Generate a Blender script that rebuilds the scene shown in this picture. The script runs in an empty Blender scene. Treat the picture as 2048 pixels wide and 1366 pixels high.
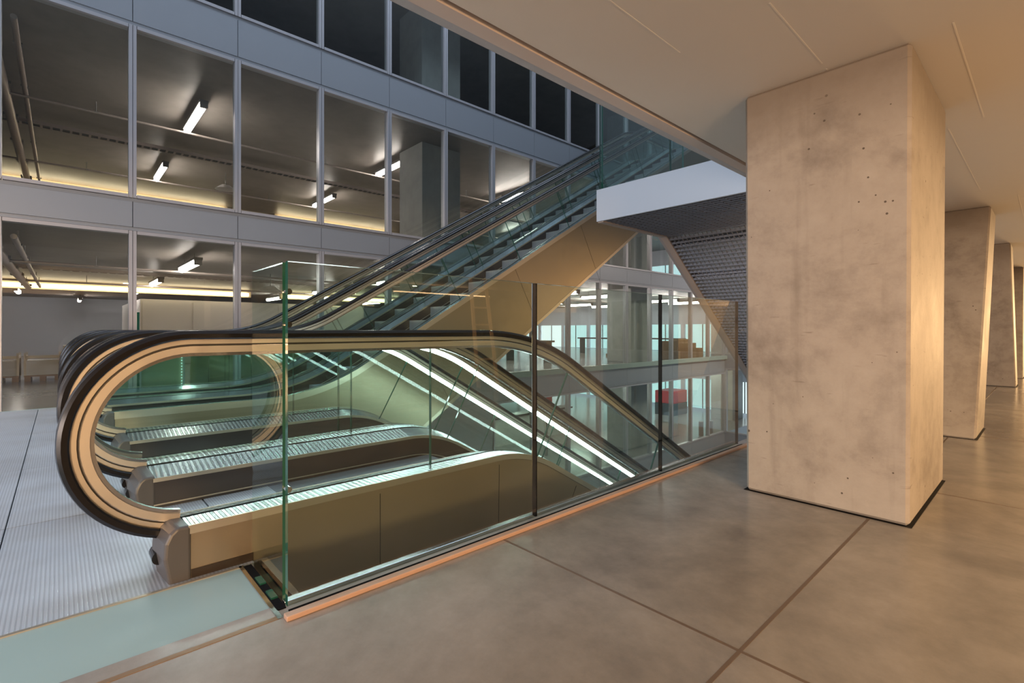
import bpy, bmesh, math, random
from mathutils import Vector
random.seed(7)
C = bpy.context.scene.collection
T30 = math.tan(math.radians(30))

# ------------------------------------------------------------------ materials
def newmat(name):
    m = bpy.data.materials.new(name); m.use_nodes = True
    nt = m.node_tree; b = nt.nodes['Principled BSDF']
    return m, nt, b
def N(nt, t, **kw):
    n = nt.nodes.new(t)
    for k, v in kw.items():
        if k.startswith('i_'):
            n.inputs[k[2:].replace('_', ' ')].default_value = v
        else: setattr(n, k, v)
    return n
def plain(name, col, rough=.5, metal=0., spec=.5):
    m, nt, b = newmat(name)
    b.inputs['Base Color'].default_value = (*col, 1); b.inputs['Roughness'].default_value = rough
    b.inputs['Metallic'].default_value = metal; b.inputs['Specular IOR Level'].default_value = spec
    tc = N(nt, 'ShaderNodeTexCoord'); no = N(nt, 'ShaderNodeTexNoise'); no.inputs['Scale'].default_value = 9
    no.inputs['Detail'].default_value = 4
    mr = N(nt, 'ShaderNodeMapRange'); mr.inputs['To Min'].default_value = max(.02, rough*.85); mr.inputs['To Max'].default_value = min(1, rough*1.15)
    nt.links.new(tc.outputs['Object'], no.inputs['Vector']); nt.links.new(no.outputs['Fac'], mr.inputs['Value'])
    nt.links.new(mr.outputs['Result'], b.inputs['Roughness'])
    return m
def emit(name, col, s):
    m, nt, b = newmat(name)
    b.inputs['Base Color'].default_value = (*col, 1)
    b.inputs['Emission Color'].default_value = (*col, 1); b.inputs['Emission Strength'].default_value = s
    return m
def glass(name, tint, ior=1.5, rough=0.0, boost=1.35):
    m = bpy.data.materials.new(name); m.use_nodes = True; nt = m.node_tree
    for n in list(nt.nodes):
        if n.type == 'BSDF_PRINCIPLED': nt.nodes.remove(n)
    out = [n for n in nt.nodes if n.type == 'OUTPUT_MATERIAL'][0]
    tr = N(nt, 'ShaderNodeBsdfTransparent'); tr.inputs['Color'].default_value = (*tint, 1)
    gl = N(nt, 'ShaderNodeBsdfGlossy'); gl.inputs['Roughness'].default_value = rough
    gl.inputs['Color'].default_value = (1, 1, 1, 1)
    fr = N(nt, 'ShaderNodeFresnel'); fr.inputs['IOR'].default_value = ior
    geo = N(nt, 'ShaderNodeNewGeometry')
    mu = N(nt, 'ShaderNodeMath', operation='SUBTRACT'); mu.inputs[0].default_value = 1
    nt.links.new(geo.outputs['Backfacing'], mu.inputs[1])
    m2 = N(nt, 'ShaderNodeMath', operation='MULTIPLY')
    nt.links.new(fr.outputs['Fac'], m2.inputs[0]); nt.links.new(mu.outputs[0], m2.inputs[1])
    m3 = N(nt, 'ShaderNodeMath', operation='MULTIPLY'); m3.inputs[1].default_value = boost; m3.use_clamp = True
    nt.links.new(m2.outputs[0], m3.inputs[0])
    mx = N(nt, 'ShaderNodeMixShader')
    nt.links.new(m3.outputs[0], mx.inputs['Fac']); nt.links.new(tr.outputs[0], mx.inputs[1]); nt.links.new(gl.outputs[0], mx.inputs[2])
    nt.links.new(mx.outputs[0], out.inputs['Surface'])
    return m

def concrete(name, c1, c2, c3, rough, sc=1.1, pits=True, polish=False, streak=0.0):
    m, nt, b = newmat(name)
    tc = N(nt, 'ShaderNodeTexCoord')
    mp = N(nt, 'ShaderNodeMapping')
    nt.links.new(tc.outputs['Object'], mp.inputs['Vector'])
    n1 = N(nt, 'ShaderNodeTexNoise'); n1.inputs['Scale'].default_value = sc; n1.inputs['Detail'].default_value = 9; n1.inputs['Roughness'].default_value = .62
    n1.inputs['Distortion'].default_value = .6
    n2 = N(nt, 'ShaderNodeTexNoise'); n2.inputs['Scale'].default_value = sc*5.5; n2.inputs['Detail'].default_value = 10; n2.inputs['Roughness'].default_value = .7
    nt.links.new(mp.outputs[0], n1.inputs['Vector']); nt.links.new(mp.outputs[0], n2.inputs['Vector'])
    r = N(nt, 'ShaderNodeValToRGB')
    r.color_ramp.elements[0].position = .33; r.color_ramp.elements[0].color = (*c1, 1)
    r.color_ramp.elements[1].position = .68; r.color_ramp.elements[1].color = (*c3, 1)
    e = r.color_ramp.elements.new(.5); e.color = (*c2, 1)
    ad = N(nt, 'ShaderNodeMath', operation='MULTIPLY_ADD'); ad.inputs[1].default_value = .35; 
    sb = N(nt, 'ShaderNodeMath', operation='MULTIPLY_ADD'); sb.inputs[1].default_value = .75; sb.inputs[2].default_value = -.05
    nt.links.new(n1.outputs['Fac'], sb.inputs[0]); nt.links.new(n2.outputs['Fac'], ad.inputs[0]); nt.links.new(sb.outputs[0], ad.inputs[2])
    nt.links.new(ad.outputs[0], r.inputs['Fac'])
    col = r.outputs['Color']
    bump = N(nt, 'ShaderNodeBump'); bump.inputs['Strength'].default_value = .05 if polish else .25; bump.inputs['Distance'].default_value = .01
    nt.links.new(n2.outputs['Fac'], bump.inputs['Height'])
    if pits:
        vo = N(nt, 'ShaderNodeTexVoronoi'); vo.inputs['Scale'].default_value = 13; vo.inputs['Randomness'].default_value = 1
        nt.links.new(mp.outputs[0], vo.inputs['Vector'])
        n3 = N(nt, 'ShaderNodeTexNoise'); n3.inputs['Scale'].default_value = 3.1
        nt.links.new(mp.outputs[0], n3.inputs['Vector'])
        th = N(nt, 'ShaderNodeMath', operation='MULTIPLY_ADD'); th.inputs[1].default_value = .30; th.inputs[2].default_value = -.105
        nt.links.new(n3.outputs['Fac'], th.inputs[0])
        lt = N(nt, 'ShaderNodeMath', operation='LESS_THAN')
        nt.links.new(vo.outputs['Distance'], lt.inputs[0]); nt.links.new(th.outputs[0], lt.inputs[1])
        mx = N(nt, 'ShaderNodeMixRGB'); mx.inputs['Color2'].default_value = (c1[0]*.45, c1[1]*.42, c1[2]*.38, 1)
        nt.links.new(lt.outputs[0], mx.inputs['Fac']); nt.links.new(col, mx.inputs['Color1'])
        col = mx.outputs['Color']
        # fine horizontal rubbing / streak marks
        mp2 = N(nt, 'ShaderNodeMapping'); mp2.inputs['Scale'].default_value = (6, 6, .5)
        nt.links.new(tc.outputs['Object'], mp2.inputs['Vector'])
        n4 = N(nt, 'ShaderNodeTexNoise'); n4.inputs['Scale'].default_value = 2.4; n4.inputs['Detail'].default_value = 6
        nt.links.new(mp2.outputs[0], n4.inputs['Vector'])
        r4 = N(nt, 'ShaderNodeMapRange'); r4.inputs['From Min'].default_value = .58; r4.inputs['From Max'].default_value = .8; r4.inputs['To Max'].default_value = .35
        nt.links.new(n4.outputs['Fac'], r4.inputs['Value'])
        mx2 = N(nt, 'ShaderNodeMixRGB'); mx2.inputs['Color2'].default_value = (c1[0]*.8, c1[1]*.78, c1[2]*.72, 1)
        nt.links.new(r4.outputs[0], mx2.inputs['Fac']); nt.links.new(col, mx2.inputs['Color1'])
        col = mx2.outputs['Color']
    if streak:
        sp = N(nt, 'ShaderNodeSeparateXYZ'); nt.links.new(tc.outputs['Object'], sp.inputs[0])
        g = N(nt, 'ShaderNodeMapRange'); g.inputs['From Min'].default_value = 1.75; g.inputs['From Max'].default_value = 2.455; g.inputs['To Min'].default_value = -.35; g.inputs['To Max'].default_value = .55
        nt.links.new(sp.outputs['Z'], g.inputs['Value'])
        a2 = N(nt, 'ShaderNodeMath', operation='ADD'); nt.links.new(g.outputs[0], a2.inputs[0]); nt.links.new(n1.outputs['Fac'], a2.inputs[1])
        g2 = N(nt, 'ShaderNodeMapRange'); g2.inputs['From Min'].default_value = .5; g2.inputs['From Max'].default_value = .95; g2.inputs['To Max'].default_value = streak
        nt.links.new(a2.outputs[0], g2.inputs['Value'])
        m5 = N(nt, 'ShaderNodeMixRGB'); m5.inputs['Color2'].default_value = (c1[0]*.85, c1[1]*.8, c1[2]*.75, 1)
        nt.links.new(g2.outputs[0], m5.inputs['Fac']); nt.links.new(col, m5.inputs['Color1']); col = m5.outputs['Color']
        # thin formwork scratches
        mp5 = N(nt, 'ShaderNodeMapping'); mp5.inputs['Scale'].default_value = (3, 3, 26); mp5.inputs['Rotation'].default_value = (.12, .2, 0)
        nt.links.new(tc.outputs['Object'], mp5.inputs['Vector'])
        n5 = N(nt, 'ShaderNodeTexNoise'); n5.inputs['Scale'].default_value = 2.0; n5.inputs['Detail'].default_value = 3
        nt.links.new(mp5.outputs[0], n5.inputs['Vector'])
        r5 = N(nt, 'ShaderNodeMapRange'); r5.inputs['From Min'].default_value = .69; r5.inputs['From Max'].default_value = .75; r5.inputs['To Max'].default_value = .5
        nt.links.new(n5.outputs['Fac'], r5.inputs['Value'])
        m6 = N(nt, 'ShaderNodeMixRGB'); m6.inputs['Color2'].default_value = (c1[0]*.7, c1[1]*.66, c1[2]*.6, 1)
        nt.links.new(r5.outputs[0], m6.inputs['Fac']); nt.links.new(col, m6.inputs['Color1']); col = m6.outputs['Color']
    nt.links.new(col, b.inputs['Base Color']); nt.links.new(bump.outputs['Normal'], b.inputs['Normal'])
    mr = N(nt, 'ShaderNodeMapRange'); mr.inputs['To Min'].default_value = rough*.75; mr.inputs['To Max'].default_value = rough*1.3
    nt.links.new(n1.outputs['Fac'], mr.inputs['Value']); nt.links.new(mr.outputs[0], b.inputs['Roughness'])
    return m

def ribbed(name, col, rough, metal, axis, pitch, strength=.6, dirt=0.0, groove=.62):
    """metal plate with parallel ribs along one axis (bump and darker grooves)"""
    m, nt, b = newmat(name)
    b.inputs['Metallic'].default_value = metal; b.inputs['Roughness'].default_value = rough
    tc = N(nt, 'ShaderNodeTexCoord'); sp = N(nt, 'ShaderNodeSeparateXYZ')
    nt.links.new(tc.outputs['Object'], sp.inputs[0])
    mu = N(nt, 'ShaderNodeMath', operation='MULTIPLY'); mu.inputs[1].default_value = 2*math.pi/pitch
    nt.links.new(sp.outputs[axis], mu.inputs[0])
    si = N(nt, 'ShaderNodeMath', operation='SINE'); nt.links.new(mu.outputs[0], si.inputs[0])
    mr = N(nt, 'ShaderNodeMapRange'); mr.inputs['From Min'].default_value = -.35; mr.inputs['From Max'].default_value = .35
    nt.links.new(si.outputs[0], mr.inputs['Value'])
    bp = N(nt, 'ShaderNodeBump'); bp.inputs['Strength'].default_value = strength; bp.inputs['Distance'].default_value = pitch*.25
    nt.links.new(mr.outputs[0], bp.inputs['Height']); nt.links.new(bp.outputs['Normal'], b.inputs['Normal'])
    no = N(nt, 'ShaderNodeTexNoise'); no.inputs['Scale'].default_value = 2.2; no.inputs['Detail'].default_value = 8
    nt.links.new(tc.outputs['Object'], no.inputs['Vector'])
    mx = N(nt, 'ShaderNodeMixRGB'); mx.inputs['Color1'].default_value = (*col, 1)
    mx.inputs['Color2'].default_value = (col[0]*.62, col[1]*.58, col[2]*.54, 1)
    r2 = N(nt, 'ShaderNodeMapRange'); r2.inputs['From Min'].default_value = .45; r2.inputs['From Max'].default_value = .75; r2.inputs['To Max'].default_value = dirt
    nt.links.new(no.outputs['Fac'], r2.inputs['Value']); nt.links.new(r2.outputs[0], mx.inputs['Fac'])
    # darker colour in the grooves
    gx = N(nt, 'ShaderNodeMixRGB', blend_type='MULTIPLY'); gx.inputs['Fac'].default_value = 1
    g2 = N(nt, 'ShaderNodeMapRange'); g2.inputs['From Min'].default_value = -.6; g2.inputs['From Max'].default_value = .2; g2.inputs['To Min'].default_value = groove
    nt.links.new(si.outputs[0], g2.inputs['Value'])
    nt.links.new(mx.outputs[0], gx.inputs['Color1']); nt.links.new(g2.outputs[0], gx.inputs['Color2'])
    nt.links.new(gx.outputs[0], b.inputs['Base Color'])
    return m

M = {}
M['floor'] = concrete('polished_concrete', (.18, .16, .14), (.29, .26, .225), (.42, .375, .325), .21, .8, pits=False, polish=True)
M['column'] = concrete('cast_concrete', (.24, .20, .165), (.40, .345, .29), (.475, .42, .36), .7, 1.3, streak=.75)
M['int_col'] = concrete('plain_concrete', (.36, .36, .35), (.44, .44, .42), (.5, .5, .48), .7, .8)
M['ceil'] = plain('ceiling_plaster', (.70, .645, .58), .75)
M['seam'] = plain('seam_filler', (.78, .72, .64), .6)
M['gap'] = plain('shadow_gap', (.006, .005, .005), .8, 0, .1)
M['beam'] = plain('beam_paint', (.62, .52, .46), .5)
M['beamg'] = plain('beam_edge_cool', (.52, .48, .47), .5)  # greyer beam colour imitates bluish light on the outer chamfer
M['white'] = plain('white_panel', (.62, .67, .73), .35)
M['frame'] = plain('facade_frame', (.50, .50, .53), .36, .35)
M['band'] = plain('facade_panel', (.34, .37, .41), .38, .25)
M['pane'] = glass('window_glass', (.88, .91, .90), 1.5, boost=1.6)
M['bal'] = glass('balustrade_glass', (.95, .985, .975), 1.42, boost=1.3)
M['retn'] = glass('return_glass', (.905, .965, .945), 1.45, boost=.7)
M['barrier'] = glass('barrier_glass', (.905, .965, .945), 1.5, boost=2.0)
M['edge'] = plain('glass_edge_green', (.018, .10, .068), .06, 0, .9)
M['edgel'] = plain('glass_edge_light', (.45, .62, .58), .1, 0, .9)
M['rubber'] = plain('handrail_rubber', (.008, .007, .008), .24, 0, .45)
M['guide'] = plain('champagne_profile', (.64, .57, .48), .34, .75)
M['guide2'] = plain('champagne_profile_inner', (.68, .61, .52), .34, .75)
M['groove'] = plain('profile_groove', (.03, .025, .02), .5)
M['chrome'] = plain('bright_steel', (.75, .76, .78), .12, 1)
M['steel'] = plain('brushed_steel', (.52, .52, .53), .22, 1)
M['deck'] = ribbed('led_stripe_deck', (.84, .86, .88), .24, 1, 'Y', .029, .6)  # stripes in bump and colour imitate LED reflections on the deck
M['decks'] = plain('plain_deck', (.62, .70, .74), .21, .9)
M['trim'] = plain('deck_trim', (.62, .54, .42), .35, .8)
M['skirt'] = plain('dark_skirt', (.085, .07, .062), .22, .35)
M['cap'] = plain('newel_cap_plastic', (.10, .092, .09), .38)
M['step'] = ribbed('step_ribs', (.42, .44, .46), .35, .85, 'X', .018, .7)
M['riser'] = ribbed('riser_ribs', (.34, .36, .38), .4, .7, 'X', .018, .5)
M['stepside'] = plain('step_side', (.02, .02, .022), .4)
M['clad'] = plain('bronze_cladding', (.34, .265, .18), .36, .6)
M['clad2'] = plain('satin_bronze_cladding', (.37, .305, .21), .36, .75)
M['plinth'] = plain('dark_plinth', (.05, .035, .025), .35, .3)
M['plate'] = ribbed('ribbed_landing_plate', (.62, .65, .69), .42, .45, 'Y', .0135, .3, .5, .8)
M['frost'] = plain('frosted_floor_glass', (.33, .43, .40), .33, 0, .6)
M['curb'] = plain('copper_paint', (.62, .40, .29), .4, .15)
M['curbd'] = plain('worn_brass_edge', (.34, .22, .13), .45, .5)
M['grille'] = plain('grille_metal', (.26, .28, .33), .45, .3)
M['cavity'] = plain('cavity_panel', (.60, .68, .78), .45)
M['intceil'] = concrete('dark_soffit', (.20, .175, .16), (.27, .24, .215), (.33, .295, .265), .42, .5, pits=False, polish=True)
M['intfloor'] = plain('grey_screed', (.34, .33, .31), .18)
M['intwall'] = plain('grey_wall', (.72, .77, .88), .6)
M['warmwall'] = plain('beige_wall', (.55, .46, .33), .6)
M['closet'] = plain('white_closet', (.76, .73, .71), .5)
M['pipe'] = plain('grey_pipe', (.42, .36, .33), .35, .4)
M['tube'] = emit('lamp_tube', (1, .86, .79), 42)
M['tube2'] = emit('lamp_tube_white', (1, .97, .84), 42)
M['housing'] = plain('lamp_housing', (.25, .24, .23), .5)
M['strip'] = emit('warm_strip', (1, .80, .52), 8)
M['led'] = emit('white_led', (.95, 1, 1), 22)
M['wood'] = plain('pallet_wood', (.30, .19, .11), .7)
M['carton'] = plain('carton_board', (.27, .17, .09), .7)
M['wrap'] = plain('wrapped_goods', (.50, .44, .28), .3)
M['red'] = plain('red_paint', (.62, .03, .03), .3)
M['dark'] = plain('dark_paint', (.03, .045, .045), .35)
M['sheet'] = plain('plastic_sheet', (.62, .60, .42), .25)
M['board'] = plain('olive_board', (.60, .62, .42), .45)
M['upwall'] = plain('dark_upper_wall', (.15, .155, .16), .5)
M['joint'] = plain('floor_joint', (.15, .105, .075), .5)
M['day'] = emit('daylight_pane', (.60, .90, .95), .85)
M['day2'] = emit('daylight_pane_white', (.85, .96, 1), 1.1)
M['atfloor'] = plain('atrium_floor', (.30, .31, .30), .2)
M['alu'] = plain('ladder_wood', (.66, .44, .22), .5)
M['cove'] = emit('warm_cove', (1, .66, .32), 9)
M['wallw'] = plain('dark_unseen_wall', (.06, .045, .032), .7)  # unseen walls coloured near black to keep reflections out of the barrier glass

# ------------------------------------------------------------------ mesh builder
class MB:
    def __init__(s): s.v = []; s.f = []; s.m = []
    def add(s, vs, fs, mi=0):
        o = len(s.v); s.v += [tuple(v) for v in vs]
        s.f += [tuple(o+i for i in f) for f in fs]; s.m += [mi]*len(fs)
    def box(s, x0, x1, y0, y1, z0, z1, mi=0, mis=None):
        x0, x1 = min(x0, x1), max(x0, x1); y0, y1 = min(y0, y1), max(y0, y1); z0, z1 = min(z0, z1), max(z0, z1)
        vs = [(x, y, z) for x in (x0, x1) for y in (y0, y1) for z in (z0, z1)]
        fs = [(0,1,3,2), (4,6,7,5), (0,4,5,1), (2,3,7,6), (0,2,6,4), (1,5,7,3)]  # -x +x -y +y -z +z
        s.add(vs, fs, mi)
        if mis:
            for k, v in mis.items(): s.m[-6+k] = v
        return s
    def prism(s, pts, x0, x1, mi=0, mside=None):
        """outline pts in (y,z), extruded along x"""
        n = len(pts); x0, x1 = min(x0, x1), max(x0, x1)
        a = sum(pts[i][0]*pts[(i+1) % n][1]-pts[(i+1) % n][0]*pts[i][1] for i in range(n))
        if a < 0: pts = pts[::-1]
        vs = [(x1, p[0], p[1]) for p in pts]+[(x0, p[0], p[1]) for p in pts]
        s.add(vs, [tuple(range(n)), tuple(range(2*n-1, n-1, -1))], mi)
        s.add(vs, [(i, i+n, (i+1) % n+n, (i+1) % n) for i in range(n)], mi if mside is None else mside)
        return s
    def sweep(s, path, sec, gx, sgn=1, mi=0, mis=None, closed=True):
        """path: (y,z,ny,nz); sec: (dx,dn)"""
        k = len(sec); vs = []
        for (y, z, ny, nz) in path:
            for (dx, dn) in sec: vs.append((gx+sgn*dx, y+dn*ny, z+dn*nz))
        fs = []; ms = []
        for i in range(len(path)-1):
            for j in range(k if closed else k-1):
                j2 = (j+1) % k
                q = (i*k+j, i*k+j2, (i+1)*k+j2, (i+1)*k+j)
                fs.append(q if sgn > 0 else q[::-1]); ms.append(mis[j] if mis else mi)
        if closed:
            e1 = tuple(range(k)); e2 = tuple((len(path)-1)*k+j for j in range(k-1, -1, -1))
            fs += [e1 if sgn < 0 else e1[::-1], e2 if sgn < 0 else e2[::-1]]; ms += [mi, mi]
        o = len(s.v); s.v += vs; s.f += [tuple(o+i for i in f) for f in fs]; s.m += ms
        return s
    def cyl(s, p0, p1, r, n=12, mi=0, r1=None):
        p0, p1 = Vector(p0), Vector(p1); r1 = r if r1 is None else r1
        d = (p1-p0).normalized(); a = d.orthogonal().normalized(); b = d.cross(a)
        vs = []
        for p, rr in ((p0, r), (p1, r1)):
            for i in range(n):
                t = 2*math.pi*i/n; vs.append(p+a*rr*math.cos(t)+b*rr*math.sin(t))
        s.add(vs, [(i, (i+1) % n, (i+1) % n+n, i+n) for i in range(n)]+[tuple(range(n-1, -1, -1)), tuple(range(n, 2*n))], mi)
        return s
    def bar(s, p0, p1, w, h, mi=0):
        p0, p1 = Vector(p0), Vector(p1); d = (p1-p0).normalized()
        up = Vector((0, 0, 1)) if abs(d.z) < .95 else Vector((0, 1, 0))
        a = d.cross(up).normalized(); b = a.cross(d)
        vs = [p+a*sx*w/2+b*sz*h/2 for p in (p0, p1) for sx, sz in ((-1, -1), (1, -1), (1, 1), (-1, 1))]
        s.add(vs, [(0,1,5,4), (1,2,6,5), (2,3,7,6), (3,0,4,7), (0,3,2,1), (4,5,6,7)], mi)
        return s
    def build(s, name, mats, parent=None, bevel=0, smooth=False, seg=2, loc=None):
        me = bpy.data.meshes.new(name)
        vs = s.v if loc is None else [(a-loc[0], b-loc[1], c-loc[2]) for a, b, c in s.v]
        me.from_pydata(vs, [], s.f)
        if not isinstance(mats, (list, tuple)): mats = [mats]
        for m in mats: me.materials.append(M[m])
        me.polygons.foreach_set('material_index', s.m)
        bm = bmesh.new(); bm.from_mesh(me); bmesh.ops.recalc_face_normals(bm, faces=bm.faces); bm.to_mesh(me); bm.free()
        if smooth: me.polygons.foreach_set('use_smooth', [True]*len(me.polygons))
        o = bpy.data.objects.new(name, me); C.objects.link(o)
        if loc is not None: o.location = loc
        if parent:
            o.parent = parent
            off = Vector((0, 0, 0)); q = parent
            while q: off += q.location; q = q.parent
            if loc is None: o.location = -off
            else: o.location = Vector(loc)-off
        if bevel:
            b = o.modifiers.new('bevel', 'BEVEL'); b.width = bevel; b.segments = seg; b.limit_method = 'ANGLE'; b.angle_limit = math.radians(40)
        if smooth:
            try:
                me.set_sharp_from_angle(angle=math.radians(35))
            except Exception: pass
        return o
def tag(o, label=None, cat=None, group=None, kind=None):
    if label: o['label'] = label
    if cat: o['category'] = cat
    if group: o['group'] = group
    if kind: o['kind'] = kind
    return o
def thing(name, label, cat, loc=(0, 0, 0), group=None, kind=None):
    o = bpy.data.objects.new(name, None); C.objects.link(o); o.location = loc; o.empty_display_size = .1
    return tag(o, label, cat, group, kind)
def struct(mb, name, mats, label, **kw):
    o = mb.build(name, mats, **kw); return tag(o, label, None, None, 'structure')
def copytree(r, loc, label, group=None):
    c = r.copy(); C.objects.link(c); c.location = loc; c['label'] = label
    if group: c['group'] = group
    for ch in list(r.children):
        k = ch.copy(); C.objects.link(k); k.parent = c
        for g in list(ch.children):
            q = g.copy(); C.objects.link(q); q.parent = k
    return c
ORD = ['first', 'second', 'third', 'fourth', 'fifth', 'sixth', 'seventh', 'eighth', 'ninth', 'tenth', 'eleventh', 'twelfth', 'thirteenth', 'fourteenth', 'fifteenth', 'sixteenth', 'seventeenth']

# ------------------------------------------------------------------ camera
cam = bpy.data.cameras.new('camera'); co = bpy.data.objects.new('camera', cam); C.objects.link(co)
co.location = (0, 0, 1.0); co.rotation_euler = (math.radians(90), 0, math.radians(47.56))
cam.sensor_width = 36; cam.lens = 988.5/2048*36; cam.shift_y = -23/2048; cam.clip_start = .02; cam.clip_end = 200
bpy.context.scene.camera = co

CZ = 2.455       # ceiling
# ------------------------------------------------------------------ corridor shell
m = MB(); m.box(-1.90, 10, -9, 40, -.45, 0)
struct(m, 'floor', 'floor', 'polished brown-grey concrete floor of the colonnade')
m = MB()
for y in (1.562, 3.97, 6.375, 8.78, 11.2): m.box(-1.765, 10, y-.006, y+.006, -.002, .0009)
for x in (-.657, 1.75, 4.15): m.box(x-.006, x+.006, -9, 40, -.002, .0012)
struct(m, 'trim_1', 'joint', 'thin brown expansion joints sunk in the concrete floor')
m = MB(); m.box(-1.80, 10, -9, 40, CZ, 2.9)
struct(m, 'ceiling', 'ceil', 'smooth plaster ceiling over the colonnade')
m = MB()
for x, y0, y1 in ((-.85, 2.33, 3.07), (-.317, 3.12, 4.66), (-.508, 4.74, 7.06), (-1.32, 1.3, 2.4), (.12, 5.9, 8.4), (-.85, 3.15, 3.5), (-.25, 7.6, 11), (.7, 3.0, 4.4)):
    m.box(x-.0035, x+.0035, y0, y1, CZ-.0012, CZ+.003)
struct(m, 'trim_2', 'seam', 'pale filled board seams in the ceiling')
m = MB(); m.box(-1.83, -1.80, -9, 40, 2.52, 2.9)
struct(m, 'trim_3', 'gap', 'black shadow gap between ceiling and edge beam')
# beam extruded along y: build by hand
def ybeam(pts, y0, y1, mi=0, mb=None):
    mb = mb or MB(); n = len(pts)
    vs = [(p[0], y0, p[1]) for p in pts]+[(p[0], y1, p[1]) for p in pts]
    mb.add(vs, [tuple(range(n)), tuple(range(2*n-1, n-1, -1))]+[(i, i+n, (i+1) % n+n, (i+1) % n) for i in range(n)], mi)
    return mb
b = ybeam([(-1.83, CZ-.005), (-1.915, CZ-.005), (-1.915, 2.9), (-1.83, 2.9)], -9, 40)
b = ybeam([(-1.915, CZ-.002), (-1.99, CZ+.012), (-1.99, 2.9), (-1.915, 2.9)], -9, 40, 1, b)
struct(b, 'trim_4', ['beam', 'beamg'], 'salmon painted edge beam along the ceiling')
m = MB(); m.box(10, 10.2, -9, 40, -.45, 2.9); struct(m, 'wall_right', 'wallw', 'unseen wall darkened against reflections, closing the colonnade on the right')
m = MB(); m.box(-1.99, 10, -9.2, -9, -.45, 9); struct(m, 'wall_back', 'wallw', 'unseen darkened wall behind the photographer')
m = MB(); m.box(-1.99, 10, 40, 40.2, -.45, 2.9); struct(m, 'wall_front', 'wallw', 'unseen darkened wall at the far end of the colonnade')
# upper floors above the colonnade (solid wall line facing the atrium)
m = MB(); m.box(-1.99, -1.79, -9, 40, 2.9, 3.05); m.box(-1.6, -1.4, -9, 40, 3.05, 22)  # raised and darkened to keep sky out of the window reflections
struct(m, 'wall_right.001', 'upwall', 'upper wall of the atrium above the colonnade')

m = MB(); m.box(-2.1, -1.9, 19.5, 40, -.45, 2.9); m.box(-1.9, -1.6, 18.9, 19.5, -.45, 2.455); struct(m, 'wall_left.400', 'wallw', 'unseen dark wall added beyond the atrium to block the hall lamp')  # unseen wall added to block the hall lamp's mirror image
# warm cove lamp at the top of the right wall
def cove(name, y0, y1, label):
    t = thing(name, label, 'lamp', (9.9, (y0+y1)/2, 2.2), 'cove lamps on the right wall')
    MB().box(9.78, 9.99, y0, y1, 2.10, 2.16).build('housing', 'housing', t)
    MB().box(9.82, 9.97, y0+.05, y1-.05, 2.165, 2.20).build('diffuser', 'cove', t)
for i, (a, b2) in enumerate(((7.5, 11.3),)):
    cove('cove_lamp', a, b2, 'long warm cove lamp on the right wall, mirrored in the barrier glass')

# ------------------------------------------------------------------ columns
def column(label, b, t, z1=CZ, mat='column', grp='leaning concrete columns of the colonnade'):
    """b,t: (x0,x1,y0,y1) at floor and ceiling"""
    loc = ((b[0]+b[1])/2, (b[2]+b[3])/2, 0)
    m = MB()
    vs = [(b[0], b[2], 0), (b[1], b[2], 0), (b[1], b[3], 0), (b[0], b[3], 0), (t[0], t[2], z1), (t[1], t[2], z1), (t[1], t[3], z1), (t[0], t[3], z1)]
    m.add(vs, [(0,1,5,4), (1,2,6,5), (2,3,7,6), (3,0,4,7), (0,3,2,1), (4,5,6,7)])
    o = m.build('concrete_column', mat, bevel=.016, loc=loc, seg=1)
    tag(o, label, 'column', grp)
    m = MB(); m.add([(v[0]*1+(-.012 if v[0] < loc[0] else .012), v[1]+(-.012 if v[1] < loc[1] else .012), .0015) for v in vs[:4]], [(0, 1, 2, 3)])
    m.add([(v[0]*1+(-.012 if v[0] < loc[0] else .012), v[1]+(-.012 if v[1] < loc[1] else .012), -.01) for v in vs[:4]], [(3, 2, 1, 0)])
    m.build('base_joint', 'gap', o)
    return o
column('nearest massive square concrete column with pitted face', (-1.297, -.49, 3.175, 4.32), (-1.30, -.478, 3.16, 4.34))
column('second concrete column, leaning away behind the nearest one', (-1.29, -.47, 6.14, 6.92), (-1.29, -.485, 8.04, 8.76))
column('third concrete column, leaning back towards the viewer', (-1.27, -.43, 12.27, 12.9), (-1.27, -.47, 11.66, 12.35))
column('fourth and farthest concrete column at the right edge', (-1.27, -.41, 14.6, 15.3), (-1.27, -.45, 16.4, 17.1))

# ------------------------------------------------------------------ glass barrier
GX0, GX1 = -1.868, -1.842
GT = 1.247
def bpanel(x0, x1, y0, y1, z0, z1, label, ends):
    m = MB(); m.box(x0, x1, y0, y1, z0, z1, 0, ends)
    o = m.build('glass_barrier', ['barrier' if x1 > -1.88 else 'retn', 'edge', 'edgel', 'gap'], loc=((x0+x1)/2, (y0+y1)/2, z0))
    return tag(o, label, 'glass panel', 'glass panels of the barrier')
bpanel(GX0, GX1, .60, 1.858, .012, GT, 'left large clear glass barrier panel beside the floor, next to the corner', {2: 1, 3: 3, 5: 2})
for o_, y in ((bpy.data.objects['glass_barrier'], 1.852),):
    MB().box(GX0-.0005, GX0+.004, y-.001, y+.004, .02, GT).build('edge_glint', 'chrome', o_)  # bright sliver imitates a highlight along the panel edge
bpanel(GX0, GX1, 1.864, 3.100, .012, GT, 'middle large clear glass barrier panel beside the floor', {2: 3, 3: 3, 5: 2})
bpanel(GX0, GX1, 3.106, 4.345, .012, GT, 'right clear glass barrier panel ending beside the nearest column', {2: 3, 3: 3, 5: 2})
rp = bpanel(-2.285, -1.900, .60, .612, .012, GT, 'narrow green-edged return panel at the barrier corner', {1: 1, 5: 2})
for i, z in enumerate((.42, 1.02, 1.14)):
    m = MB(); m.cyl((-1.905, .613, z), (-1.868, .613, z), .011, 16); m.build('glass_clamp', 'chrome', rp)
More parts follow.
